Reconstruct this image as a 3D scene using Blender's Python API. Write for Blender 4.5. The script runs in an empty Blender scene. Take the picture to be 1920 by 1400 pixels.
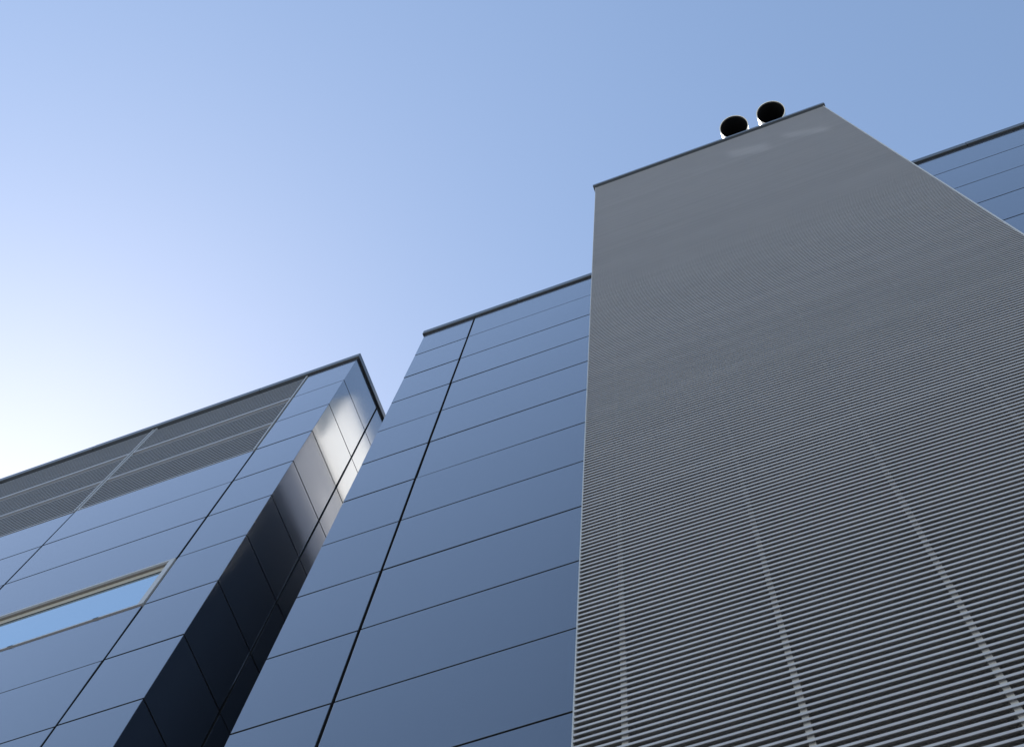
import bpy, bmesh, math, random
from mathutils import Vector, Matrix
R = math.radians
random.seed(7)
sc = bpy.context.scene
C = sc.collection

# ---------------------------------------------------------------- camera
EYE = 1.6                                   # eye height above the ground
cam_d = bpy.data.cameras.new('camera')
cam = bpy.data.objects.new('camera', cam_d); C.objects.link(cam)
cam.location = (0, 0, EYE)
cam.rotation_euler = (2.8613723713, -0.0629614299, 0.3551774910)
cam_d.sensor_fit = 'HORIZONTAL'; cam_d.sensor_width = 36.0
cam_d.lens = 2654.07 / 1920 * 36.0
cam_d.clip_start = 0.05; cam_d.clip_end = 5000
sc.camera = cam

# ---------------------------------------------------------------- sky and sun
SUN_EL, SUN_AZ = 55.5, -64.5                # azimuth from +Y towards +X
w = bpy.data.worlds.new('World'); sc.world = w; w.use_nodes = True
nt = w.node_tree; nt.nodes.clear()
sky = nt.nodes.new('ShaderNodeTexSky'); sky.sky_type = 'NISHITA'; sky.sun_disc = False
sky.sun_elevation = R(SUN_EL); sky.sun_rotation = R(SUN_AZ)
sky.air_density = 1.3; sky.dust_density = 0.32; sky.ozone_density = 1.6; sky.altitude = 50
bg = nt.nodes.new('ShaderNodeBackground'); bg.inputs['Strength'].default_value = 0.14
wo = nt.nodes.new('ShaderNodeOutputWorld')
wb = nt.nodes.new('ShaderNodeVectorMath'); wb.operation = 'MULTIPLY'; wb.inputs[1].default_value = (1.08, 1.035, 0.985)   # camera white balance
nt.links.new(sky.outputs[0], wb.inputs[0]); nt.links.new(wb.outputs[0], bg.inputs[0]); nt.links.new(bg.outputs[0], wo.inputs[0])
sd = bpy.data.lights.new('sun', 'SUN'); sd.energy = 2.5; sd.angle = R(0.53); sd.color = (1.0, 0.955, 0.89)
sun = bpy.data.objects.new('sun', sd); C.objects.link(sun)
toSun = Vector((math.sin(R(SUN_AZ))*math.cos(R(SUN_EL)), math.cos(R(SUN_AZ))*math.cos(R(SUN_EL)), math.sin(R(SUN_EL))))
sun.rotation_euler = toSun.to_track_quat('Z', 'Y').to_euler(); sun.location = (-40, 10, 60)
vs = sc.view_settings
vs.view_transform = 'Standard'; vs.look = 'None'; vs.gamma = 1.0; vs.use_curve_mapping = False
vs.exposure = 0.46

# ---------------------------------------------------------------- materials
def mat(name, base, rough=0.5, metal=0.0, ior=1.5, coat=0.0, var=0.0, vscale=3.0, bump=0.0, bscale=1.0, rvar=0.0, objvar=0.0):
    m = bpy.data.materials.new(name); m.use_nodes = True
    t = m.node_tree; b = t.nodes['Principled BSDF']; L = t.links.new
    b.inputs['Base Color'].default_value = (*base, 1); b.inputs['Roughness'].default_value = rough
    b.inputs['Metallic'].default_value = metal; b.inputs['IOR'].default_value = ior
    b.inputs['Coat Weight'].default_value = coat; b.inputs['Coat Roughness'].default_value = 0.09; b.inputs['Coat IOR'].default_value = 1.65
    geo = t.nodes.new('ShaderNodeNewGeometry')
    if var or objvar:
        n = t.nodes.new('ShaderNodeTexNoise'); n.inputs['Scale'].default_value = vscale; n.inputs['Detail'].default_value = 5
        L(geo.outputs['Position'], n.inputs['Vector'])
        oi = t.nodes.new('ShaderNodeObjectInfo')
        a = t.nodes.new('ShaderNodeMath'); a.operation = 'MULTIPLY_ADD'; L(n.outputs['Fac'], a.inputs[0]); a.inputs[1].default_value = 2*var; a.inputs[2].default_value = 1-var-objvar
        c2 = t.nodes.new('ShaderNodeMath'); c2.operation = 'MULTIPLY_ADD'; L(oi.outputs['Random'], c2.inputs[0]); c2.inputs[1].default_value = 2*objvar; L(a.outputs[0], c2.inputs[2])
        mx = t.nodes.new('ShaderNodeVectorMath'); mx.operation = 'SCALE'; mx.inputs[0].default_value = base; L(c2.outputs[0], mx.inputs['Scale'])
        L(mx.outputs[0], b.inputs['Base Color'])
    if rvar:
        n = t.nodes.new('ShaderNodeTexNoise'); n.inputs['Scale'].default_value = vscale*0.7; n.inputs['Detail'].default_value = 6
        L(geo.outputs['Position'], n.inputs['Vector'])
        a = t.nodes.new('ShaderNodeMath'); a.operation = 'MULTIPLY_ADD'; L(n.outputs['Fac'], a.inputs[0]); a.inputs[1].default_value = 2*rvar; a.inputs[2].default_value = rough-rvar
        L(a.outputs[0], b.inputs['Roughness'])
    if bump:
        n = t.nodes.new('ShaderNodeTexNoise'); n.inputs['Scale'].default_value = bscale; n.inputs['Detail'].default_value = 0
        L(geo.outputs['Position'], n.inputs['Vector'])
        bp = t.nodes.new('ShaderNodeBump'); bp.inputs['Strength'].default_value = 1.0; bp.inputs['Distance'].default_value = bump
        L(n.outputs['Fac'], bp.inputs['Height']); L(bp.outputs['Normal'], b.inputs['Normal'])
    return m
M = {}
M['panel'] = mat('blue_grey_coated_aluminium', (0.042, 0.060, 0.098), rough=0.15, ior=1.65, coat=1.0, var=0.05, vscale=1.2, bump=0.002, bscale=0.8, objvar=0.05)
t_ = M['panel'].node_tree; b_ = t_.nodes['Principled BSDF']
n_ = t_.nodes.new('ShaderNodeTexNoise'); n_.inputs['Scale'].default_value = 0.9; n_.inputs['Detail'].default_value = 2
g_ = t_.nodes.new('ShaderNodeNewGeometry'); t_.links.new(g_.outputs['Position'], n_.inputs['Vector'])
r_ = t_.nodes.new('ShaderNodeMapRange'); t_.links.new(n_.outputs['Fac'], r_.inputs[0])
r_.inputs[1].default_value = 0.35; r_.inputs[2].default_value = 0.70; r_.inputs[3].default_value = 0.07; r_.inputs[4].default_value = 0.16
t_.links.new(r_.outputs[0], b_.inputs['Coat Roughness'])
M['coping'] = mat('grey_coping_metal', (0.075, 0.085, 0.095), rough=0.35, ior=1.7, var=0.08, vscale=4)
M['louvre'] = mat('pale_grey_louvre_aluminium', (0.53, 0.51, 0.505), rough=0.40, ior=1.6, var=0.06, vscale=2.0, objvar=0.04)
M['band_louvre'] = mat('grey_band_louvre_aluminium', (0.33, 0.335, 0.35), rough=0.42, ior=1.6, var=0.05, vscale=2.0)
M['band_frame'] = mat('grey_band_frame_aluminium', (0.42, 0.43, 0.45), rough=0.38, ior=1.6, var=0.04, vscale=3)
M['frame'] = mat('pale_grey_frame_aluminium', (0.62, 0.61, 0.59), rough=0.38, ior=1.6, var=0.04, vscale=3)
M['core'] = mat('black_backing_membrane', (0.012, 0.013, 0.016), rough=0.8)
M['dark'] = mat('dark_grey_inner_wall', (0.30, 0.29, 0.28), rough=0.85)
M['reflector'] = mat('white_roof_reflector', (0.72, 0.73, 0.74), rough=0.5, var=0.04)  # white for the added roof box mirrored in the slot
M['steel'] = mat('stainless_steel', (0.78, 0.78, 0.77), rough=0.28, metal=0.85, var=0.05, vscale=6)
M['soot'] = mat('sooty_flue_lining', (0.006, 0.006, 0.007), rough=0.9)
M['winframe'] = mat('light_window_frame', (0.50, 0.51, 0.53), rough=0.4, var=0.04, vscale=5)
M['glass'] = mat('window_glass', (0.50, 0.66, 0.74), rough=0.015, metal=0.95, bump=0.0012, bscale=1.3)
M['ground'] = mat('grey_paving', (0.36, 0.345, 0.325), rough=0.9, var=0.2, vscale=0.6)
M['sash'] = mat('beige_window_sash', (0.50, 0.47, 0.40), rough=0.45, var=0.04, vscale=5)
M['soffit'] = mat('brown_grey_soffit', (0.24, 0.22, 0.20), rough=0.6)
M['rubber'] = mat('black_rubber', (0.02, 0.02, 0.02), rough=0.7)

# the tower's blades: same metal with two lighter patches just under the roof
M['tower_louvre'] = M['louvre'].copy(); M['tower_louvre'].name = 'tower_louvre_aluminium_with_lighter_patches'
def lighten_patches(m, rects, gain):
    t = m.node_tree; L = t.links.new; b = t.nodes['Principled BSDF']
    src = b.inputs['Base Color'].links[0].from_socket
    geo = t.nodes.new('ShaderNodeNewGeometry'); sp = t.nodes.new('ShaderNodeSeparateXYZ'); L(geo.outputs['Position'], sp.inputs[0])
    total = None
    for (cx, cz, hx, hz, sl) in rects:
        zz = t.nodes.new('ShaderNodeMath'); zz.operation = 'MULTIPLY_ADD'; L(sp.outputs['X'], zz.inputs[0]); zz.inputs[1].default_value = sl; L(sp.outputs['Z'], zz.inputs[2])
        fac = []
        for sock, c, h, soft in ((sp.outputs['X'], cx, hx, 0.09), (zz.outputs[0], cz+sl*cx, hz, 0.20)):
            a = t.nodes.new('ShaderNodeMath'); a.operation = 'SUBTRACT'; L(sock, a.inputs[0]); a.inputs[1].default_value = c
            d = t.nodes.new('ShaderNodeMath'); d.operation = 'ABSOLUTE'; L(a.outputs[0], d.inputs[0])
            r = t.nodes.new('ShaderNodeMapRange'); r.interpolation_type = 'SMOOTHSTEP'; L(d.outputs[0], r.inputs[0])
            r.inputs[1].default_value = h-soft; r.inputs[2].default_value = h+soft; r.inputs[3].default_value = 1; r.inputs[4].default_value = 0
            fac.append(r.outputs[0])
        p = t.nodes.new('ShaderNodeMath'); p.operation = 'MULTIPLY'; L(fac[0], p.inputs[0]); L(fac[1], p.inputs[1])
        if total is None: total = p.outputs[0]
        else:
            q = t.nodes.new('ShaderNodeMath'); q.operation = 'MAXIMUM'; L(total, q.inputs[0]); L(p.outputs[0], q.inputs[1]); total = q.outputs[0]
    g = t.nodes.new('ShaderNodeMath'); g.operation = 'MULTIPLY_ADD'; L(total, g.inputs[0]); g.inputs[1].default_value = gain; g.inputs[2].default_value = 1
    v = t.nodes.new('ShaderNodeVectorMath'); v.operation = 'SCALE'; L(src, v.inputs[0]); L(g.outputs[0], v.inputs['Scale'])
    L(v.outputs[0], b.inputs['Base Color'])
lighten_patches(M['tower_louvre'], ((1.02, 21.12, 0.25, 0.33, 0.9), (1.80, 20.93, 0.26, 0.24, 1.3)), 0.20)

# ---------------------------------------------------------------- helpers
def link(name, me, m, parent=None, loc=(0, 0, 0)):
    o = bpy.data.objects.new(name, me); C.objects.link(o)
    if m is not None and not me.materials: me.materials.append(m)
    o.parent = parent; o.location = loc
    return o
def thing(name, label, cat, loc, group=None):
    o = bpy.data.objects.new(name, None); C.objects.link(o); o.location = loc
    o.empty_display_size = 0.3
    o['label'] = label; o['category'] = cat
    if group: o['group'] = group
    return o
def prism_mesh(name, poly, z0, z1, bev=0.0, seg=1):
    """polygon footprint (counter-clockwise in XY) extruded in Z"""
    bm = bmesh.new()
    lo = [bm.verts.new((x, y, z0)) for x, y in poly]; hi = [bm.verts.new((x, y, z1)) for x, y in poly]
    n = len(poly)
    bm.faces.new(lo[::-1]); bm.faces.new(hi)
    for i in range(n):
        j = (i+1) % n; bm.faces.new((lo[i], lo[j], hi[j], hi[i]))
    bmesh.ops.recalc_face_normals(bm, faces=bm.faces)
    if bev: bmesh.ops.bevel(bm, geom=list(bm.edges), offset=bev, segments=seg, profile=0.5, affect='EDGES', clamp_overlap=True)
    me = bpy.data.meshes.new(name); bm.to_mesh(me); bm.free()
    return me
def rect(x0, x1, y0, y1): return [(x0, y0), (x1, y0), (x1, y1), (x0, y1)]
def box(name, x0, x1, y0, y1, z0, z1, m, parent, bev=0.0):
    """box with its origin at its own centre; world coordinates, parent at parent.location"""
    cx, cy, cz = (x0+x1)/2, (y0+y1)/2, (z0+z1)/2
    me = prism_mesh(name, rect(x0-cx, x1-cx, y0-cy, y1-cy), z0-cz, z1-cz, bev)
    p = parent
    off = Vector((0, 0, 0))
    while p is not None: off += Vector(p.location); p = p.parent
    return link(name, me, m, parent, Vector((cx, cy, cz))-off)
def prism(name, poly, z0, z1, m, parent, bev=0.0):
    p = parent; off = Vector((0, 0, 0))
    while p is not None: off += Vector(p.location); p = p.parent
    me = prism_mesh(name, poly, z0, z1, bev)
    me.transform(Matrix.Translation(-off))
    return link(name, me, m, parent)
_cache = {}
def panel(parent, poly, z0, z1, tilt=0.12, m='panel'):
    cx = sum(p[0] for p in poly)/len(poly); cy = sum(p[1] for p in poly)/len(poly); cz = (z0+z1)/2
    key = tuple((round(x-cx, 4), round(y-cy, 4)) for x, y in poly)+(round(z1-z0, 4), m)
    if key not in _cache:
        pm = _cache[key] = prism_mesh('panel', [(x-cx, y-cy) for x, y in poly], z0-cz, z1-cz, 0.003, 2)
        pm.materials.append(M[m]); pm.materials.append(M['rubber'])
        for f in pm.polygons:                   # black gasket along the edges
            vx = [pm.vertices[v].co for v in f.vertices]
            sx = max(v.x for v in vx)-min(v.x for v in vx); sy = max(v.y for v in vx)-min(v.y for v in vx); sz = max(v.z for v in vx)-min(v.z for v in vx)
            if abs(f.normal.z) > 0.9 or (sz > 0.5 and 0.012 < max(sx, sy) < T*1.1): f.material_index = 1
    o = link('panel', _cache[key], M[m], parent, Vector((cx, cy, cz))-Vector(parent.location))
    o.rotation_euler = (R(random.gauss(0, tilt)), 0, R(random.gauss(0, tilt*0.6)))
    return o

# ---------------------------------------------------------------- dimensions (metres)
YF = 3.554                    # facade plane
Z0 = 17.784+EYE               # top of the panel grid, one row per metre
ROOF = 17.945+EYE; CLOW = 17.805+EYE; PTOP = 17.783+EYE
XL, XL1, XL2 = -4.688, -5.386, -7.651
BAY = XL1-XL2
XL3, XL4 = XL2-BAY-0.15, XL2-2*BAY-0.15
XM, XM1 = -3.7335, -3.030
YS = 4.262
YB = 9.5                      # back of the blocks
JV, JH, T = 0.025, 0.018, 0.028   # vertical joint, horizontal joint, panel thickness
OV = 0.026                    # coping overhang
NROW = 19
def row(i):                   # i = 1 is the top row
    return Z0-i+JH/2, (PTOP if i == 1 else Z0-i+1-JH/2)

# ---------------------------------------------------------------- ground
g = bpy.data.meshes.new('ground')
S = 1500
g.from_pydata([(-S, -S, 0), (S, -S, 0), (S, S, 0), (-S, S, 0)], [], [(0, 1, 2, 3)])
go = link('ground', g, M['ground']); go['kind'] = 'structure'

# ---------------------------------------------------------------- left wing
wing = thing('clad_wing', 'blue-grey panelled wing on the left with louvre band under its roof and strip window', 'building', (-8.5, YF, 0))
box('wall_core', XL4, XL-0.06, YF+0.12, YB, 0, CLOW-0.02, M['core'], wing)
# corner panels fold round the corner
for i in range(1, NROW+1):
    a, b = row(i)
    x0, x1 = XL1+JV/2, XL
    panel(wing, [(x0, YF), (x1, YF), (x1, YS-JV/2), (x1-T, YS-JV/2), (x1-T, YF+T), (x0, YF+T)], a, b)
    panel(wing, rect(XL-T, XL, YS+JV/2, YS+BAY-JV/2), a, b)
    panel(wing, rect(XL-T, XL, YS+BAY+JV/2, YB), a, b)
    for k, (x0, x1) in enumerate(((XL2, XL1), (XL3, XL2), (XL4, XL3))):
        if i <= 3: continue                      # louvre band
        if k == 0 and i == 7: continue           # strip window
        panel(wing, rect(x0+JV/2, x1-JV/2, YF, YF+T), a, b)
xc = XL-1.42
prism('coping', [(xc+0.002, YF-OV), (XL+OV, YF-OV), (XL+OV, YF+1.9), (XL-0.35, YF+1.9), (XL-0.35, YF+0.35), (xc+0.002, YF+0.35)], CLOW, ROOF, M['coping'], wing, 0.004)
for x0, x1 in ((xc-2.5, xc), (xc-5.0, xc-2.5), (XL4, xc-5.0)):
    box('coping', x0+0.002, x1-0.002, YF-OV+random.uniform(-0.0015, 0.0015), YF+0.35, CLOW, ROOF+random.uniform(-0.002, 0.002), M['coping'], wing, 0.004)
box('coping', XL-0.35, XL+OV, YF+1.904, YB, CLOW, ROOF, M['coping'], wing, 0.004)
box('roof', XL4, XL-0.36, YF+0.36, YB, CLOW, CLOW+0.06, M['dark'], wing)

# ---------------------------------------------------------------- louvre blade section
PITCH = 0.05075
def blade_section():          # (y inwards, z up), nose bottom at the origin
    return [(0.0, 0.0), (0.0025, 0.0), (0.0032, 0.0125), (0.056, 0.066), (0.054, 0.069), (0.0045, 0.0185), (0.0, 0.0158)]
def blades_mesh(name, x0, x1, zs, y=0.0, k=1.0):
    sec = [(a*k, c*k) for a, c in blade_section()]; V, F = [], []
    for z in zs:
        b = len(V); n = len(sec)
        V += [(x0, y+a, z+c) for a, c in sec]+[(x1, y+a, z+c) for a, c in sec]
        for i in range(n):
            j = (i+1) % n; F.append((b+j, b+i, b+n+i, b+n+j))
        F.append(tuple(b+i for i in range(n))); F.append(tuple(b+n+i for i in range(n))[::-1])
    me = bpy.data.meshes.new(name); me.from_pydata(V, [], F); me.update()
    return me

# louvre band: one framed bank per bay, three rails, blades between them
for (x0, x1) in ((XL2, XL1), (XL3, XL2), (XL4, XL3)):
    zb, zt = Z0-3+0.010, CLOW-0.02
    a, b = x0+0.014, x1-0.014
    S_ = 0.021
    fr = box('louvre_frame', a, a+S_, YF-0.004, YF+0.055, zb, zt, M['band_frame'], wing)
    fr['label'] = 'pale aluminium frame around a bay of fine louvres'
    box('stile', b-S_, b, YF-0.004, YF+0.055, zb, zt, M['band_frame'], fr)
    box('rail', a+S_, b-S_, YF-0.004, YF+0.055, zb, zb+0.028, M['band_frame'], fr)
    for i in (1, 2):
        box('rail', a+S_, b-S_, YF-0.006, YF+0.05, Z0-i-0.025, Z0-i-0.003, M['band_frame'], fr)
        box('rail', a+S_, b-S_, YF-0.006, YF+0.05, Z0-i+0.003, Z0-i+0.025, M['band_frame'], fr)
    PB = 0.075
    zs = [zb+0.035+k*PB for k in range(int((zt-zb-0.06)/PB))]
    zs = [z for z in zs if all(not (Z0-i-0.10 < z < Z0-i+0.045) for i in (1, 2))]
    off = Vector(wing.location)+Vector(fr.location)
    me = blades_mesh('louvre_blades', a+S_-off.x, b-S_-off.x, [z-off.z for z in zs], YF+0.004-off.y, PB/PITCH)
    bl = link('louvre_blades', me, M['band_louvre'], fr); bl['kind'] = 'stuff'

# strip window in row seven
za, zb_ = Z0-7+JH/2, Z0-6-JH/2
x0, x1 = XL2+JV/2, XL1-JV/2
win = box('window', x1-0.058, x1, YF-0.006, YF+0.10, za+0.02, zb_-0.03, M['winframe'], wing)
win['label'] = 'long strip window with pale frame reflecting blue sky'
box('frame_stile', x0, x0+0.058, YF-0.006, YF+0.10, za+0.02, zb_-0.03, M['winframe'], win)
box('frame_head', x0, x1, YF-0.007, YF+0.012, zb_-0.0295, zb_, M['winframe'], win)
box('soffit', x0+0.059, x1-0.059, YF+0.0125, YF+0.10, zb_-0.028, zb_-0.002, M['soffit'], win)
box('sash_head', x0+0.059, x1-0.059, YF+0.034, YF+0.10, zb_-0.115, zb_-0.0285, M['sash'], win, 0.004)
box('glazing_bead', x0+0.059, x1-0.059, YF+0.037, YF+0.10, zb_-0.126, zb_-0.1155, M['rubber'], win)
box('pane', x0+0.059, x1-0.059, YF+0.040, YF+0.052, za+0.0205, zb_-0.1265, M['glass'], win)
box('sill', x0, x1, YF-0.012, YF+0.10, za, za+0.0195, M['winframe'], win)
for u in (0.42, 1.25):
    box('drain_cap', x1-u-0.05, x1-u, YF-0.015, YF-0.0125, za+0.004, za+0.014, M['rubber'], win)

# ---------------------------------------------------------------- main block
blk = thing('clad_block', 'blue-grey panelled main block behind the louvred tower, right of the dark slot', 'building', (0.5, YF, 0))
XR = 9.0
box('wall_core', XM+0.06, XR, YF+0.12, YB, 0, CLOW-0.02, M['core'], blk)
for i in range(1, NROW+1):
    a, b = row(i)
    panel(blk, [(XM, YF), (XM1-JV/2, YF), (XM1-JV/2, YF+T), (XM+T, YF+T), (XM+T, YS-JV/2), (XM, YS-JV/2)], a, b)
    if i <= 2:                                  # lower return panels left off, out of view, to darken the slot's reflection
        panel(blk, rect(XM, XM+T, YS+JV/2, YS+BAY-JV/2), a, b)
        panel(blk, rect(XM, XM+T, YS+BAY+JV/2, YB), a, b)
    for (x0, x1) in ((XM1, XM1+BAY), (XM1+BAY, 1.50), (1.50, 4.45), (4.45, 6.7), (6.7, XR)):
        panel(blk, rect(x0+JV/2, x1-JV/2, YF, YF+T), a, b, tilt=0.10)
xc = XM+1.30
prism('coping', [(XM-OV, YF-OV), (xc-0.002, YF-OV), (xc-0.002, YF+0.35), (XM+0.35, YF+0.35), (XM+0.35, YB), (XM-OV, YB)], CLOW, ROOF, M['coping'], blk, 0.004)
for x0, x1 in ((xc, xc+2.5), (xc+2.5, xc+5.9), (xc+5.9, xc+8.4), (xc+8.4, XR)):
    box('coping', x0+0.002, x1-0.002, YF-OV+random.uniform(-0.0015, 0.0015), YF+0.35, CLOW, ROOF+random.uniform(-0.002, 0.002), M['coping'], blk, 0.004)
box('roof', XM+0.36, XR, YF+0.36, YB, CLOW, CLOW+0.06, M['dark'], blk)
box('added_roof_reflector', XM+0.02, -1.3, 4.50, YB-0.2, ROOF+0.01, 20.15+EYE, M['reflector'], blk, 0.01)  # unseen box added behind the parapet to whiten the reflection in the slot

# ---------------------------------------------------------------- back of the slot between wing and block
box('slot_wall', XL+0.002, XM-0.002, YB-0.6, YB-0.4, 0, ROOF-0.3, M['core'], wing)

# ---------------------------------------------------------------- louvred tower
YT = 2.95
TX0, TX1 = -0.4020*YT, 0.7885*YT
TTOP = 7.275*(YT-0.030)+EYE
TCL = TTOP-0.11
tow = thing('louvre_tower', 'tall grey tower faced with closely spaced horizontal louvre blades', 'tower', ((TX0+TX1)/2, YT, 0))
PL = 0.007
box('tower_core', TX0+0.03, TX1-0.03, YT+0.13, YB-0.5, 0, TCL-0.01, M['dark'], tow)
box('side_plate', TX0, TX0+PL, YT, YT+0.125, 0, TCL-0.03, M['frame'], tow, 0.003)
box('side_plate', TX1-PL, TX1+0.006, YT-0.004, YT+0.125, 0, TCL-0.03, M['frame'], tow, 0.003)
box('side_wall', TX0+0.002, TX0+0.028, YT+0.128, YB-0.5, 0, TCL-0.03, M['panel'], tow)
box('side_wall', TX1-0.028, TX1-0.002, YT+0.128, YB-0.5, 0, TCL-0.03, M['panel'], tow)
box('coping', TX0-0.03, TX1+0.03, YT-0.03, YB-0.45, TCL, TTOP, M['coping'], tow, 0.004)
for k in range(5):
    xm = (-0.3205+0.2525*k)*(YT+0.014)
    box('mullion', xm-0.0145, xm+0.0145, YT+0.014, YT+0.11, 0, TCL-0.03, M['frame'], tow)
# blades: the 300 lowest in view one by one, the others joined
zref = 1.8016*YT+EYE
lo_k = -int((zref-0.2)/PITCH); hi_k = int((TCL-0.06-zref)/PITCH)
first = int((1.50*YT+EYE-zref)/PITCH)
bx0, bx1 = TX0+PL+0.001, TX1-PL-0.001
cx = (bx0+bx1)/2
bm_ = blades_mesh('louvre_blade', bx0-cx, bx1-cx, [0.0])
for k in range(first, first+300):
    if k > hi_k: break
    o = link('louvre_blade', bm_, M['tower_louvre'], tow, Vector((cx, YT, zref+k*PITCH))-Vector(tow.location))
    o.rotation_euler = (R(random.gauss(0, 0.25)), 0, 0)
rest = [zref+k*PITCH for k in range(lo_k, first)]+[zref+k*PITCH for k in range(first+300, hi_k+1)]
me = blades_mesh('louvre_blades', bx0-tow.location.x, bx1-tow.location.x, rest)
o = link('louvre_blades', me, M['tower_louvre'], tow); o['kind'] = 'stuff'

# ---------------------------------------------------------------- exhaust flues on the tower roof
def tube(name, path, r, m, parent, seg=40, inward=False, caps=False):
    V, F = [], []
    n = len(path)
    for i, p in enumerate(path):
        p = Vector(p)
        d = (Vector(path[min(i+1, n-1)])-Vector(path[max(i-1, 0)])).normalized()
        u = Vector((1, 0, 0)); v = d.cross(u).normalized()
        for s in range(seg):
            a = 2*math.pi*s/seg
            V.append(p+u*(r*math.cos(a))+v*(r*math.sin(a)))
    for i in range(n-1):
        for s in range(seg):
            q = (i*seg+s, i*seg+(s+1) % seg, (i+1)*seg+(s+1) % seg, (i+1)*seg+s)
            F.append(q[::-1] if inward else q)
    me = bpy.data.meshes.new(name); me.from_pydata([tuple(x) for x in V], [], F); me.update()
    for f in me.polygons: f.use_smooth = True
    return link(name, me, m, parent)
def ring(name, p, d, r0, r1, t, m, parent, seg=40):
    p, d = Vector(p), Vector(d).normalized(); u = Vector((1, 0, 0)); v = d.cross(u).normalized()
    V, F = [], []
    for (rr, tt) in ((r0, 0), (r1, 0), (r1, t), (r0, t)):
        for s in range(seg):
            a = 2*math.pi*s/seg; V.append(tuple(p+d*tt+u*(rr*math.cos(a))+v*(rr*math.sin(a))))
    for k in range(4):
        for s in range(seg):
            k2 = (k+1) % 4; F.append((k*seg+s, k*seg+(s+1) % seg, k2*seg+(s+1) % seg, k2*seg+s))
    me = bpy.data.meshes.new(name); me.from_pydata(V, [], F); me.update()
    return link(name, me, m, parent)
def flue(ratio, label, yc=3.12, rad=0.232, ang=43):
    mouth = Vector((ratio[0]*yc, yc, ratio[1]*yc+EYE))
    inn = Vector((0, math.cos(R(ang)), math.sin(R(ang))))
    p1 = mouth+inn*0.45
    rb = 0.36
    nrm = Vector((0, inn.z, -inn.y))            # centre of the bend lies below the axis
    cen = p1+nrm*rb
    pts = [mouth, mouth+inn*0.2, p1]
    turn = R(90+ang)
    for k in range(1, 13):
        a = turn*k/12
        pts.append(cen-nrm*(rb*math.cos(a))+inn*(rb*math.sin(a)))
    base = pts[-1].copy(); base.z = TTOP
    pts.append(base)
    root = thing('exhaust_flue', label, 'flue', tuple(base), 'steel flues on the tower roof')
    P = [tuple(Vector(p)-base) for p in pts]
    tube('duct', P, rad, M['steel'], root)
    tube('lining', P, rad-0.006, M['soot'], root, inward=True)
    ring('mouth_rim', P[0], inn, rad-0.008, rad+0.003, 0.03, M['steel'], root)
    ring('base_flashing', (0, 0, 0.0), (0, 0, 1), rad-0.005, rad+0.10, 0.03, M['steel'], root)
    return root
flue((0.3650, 7.550), 'left of the two steel flues with black open mouths on the tower roof')
flue((0.5705, 7.597), 'right of the two steel flues with black open mouths, nearer the tower corner')
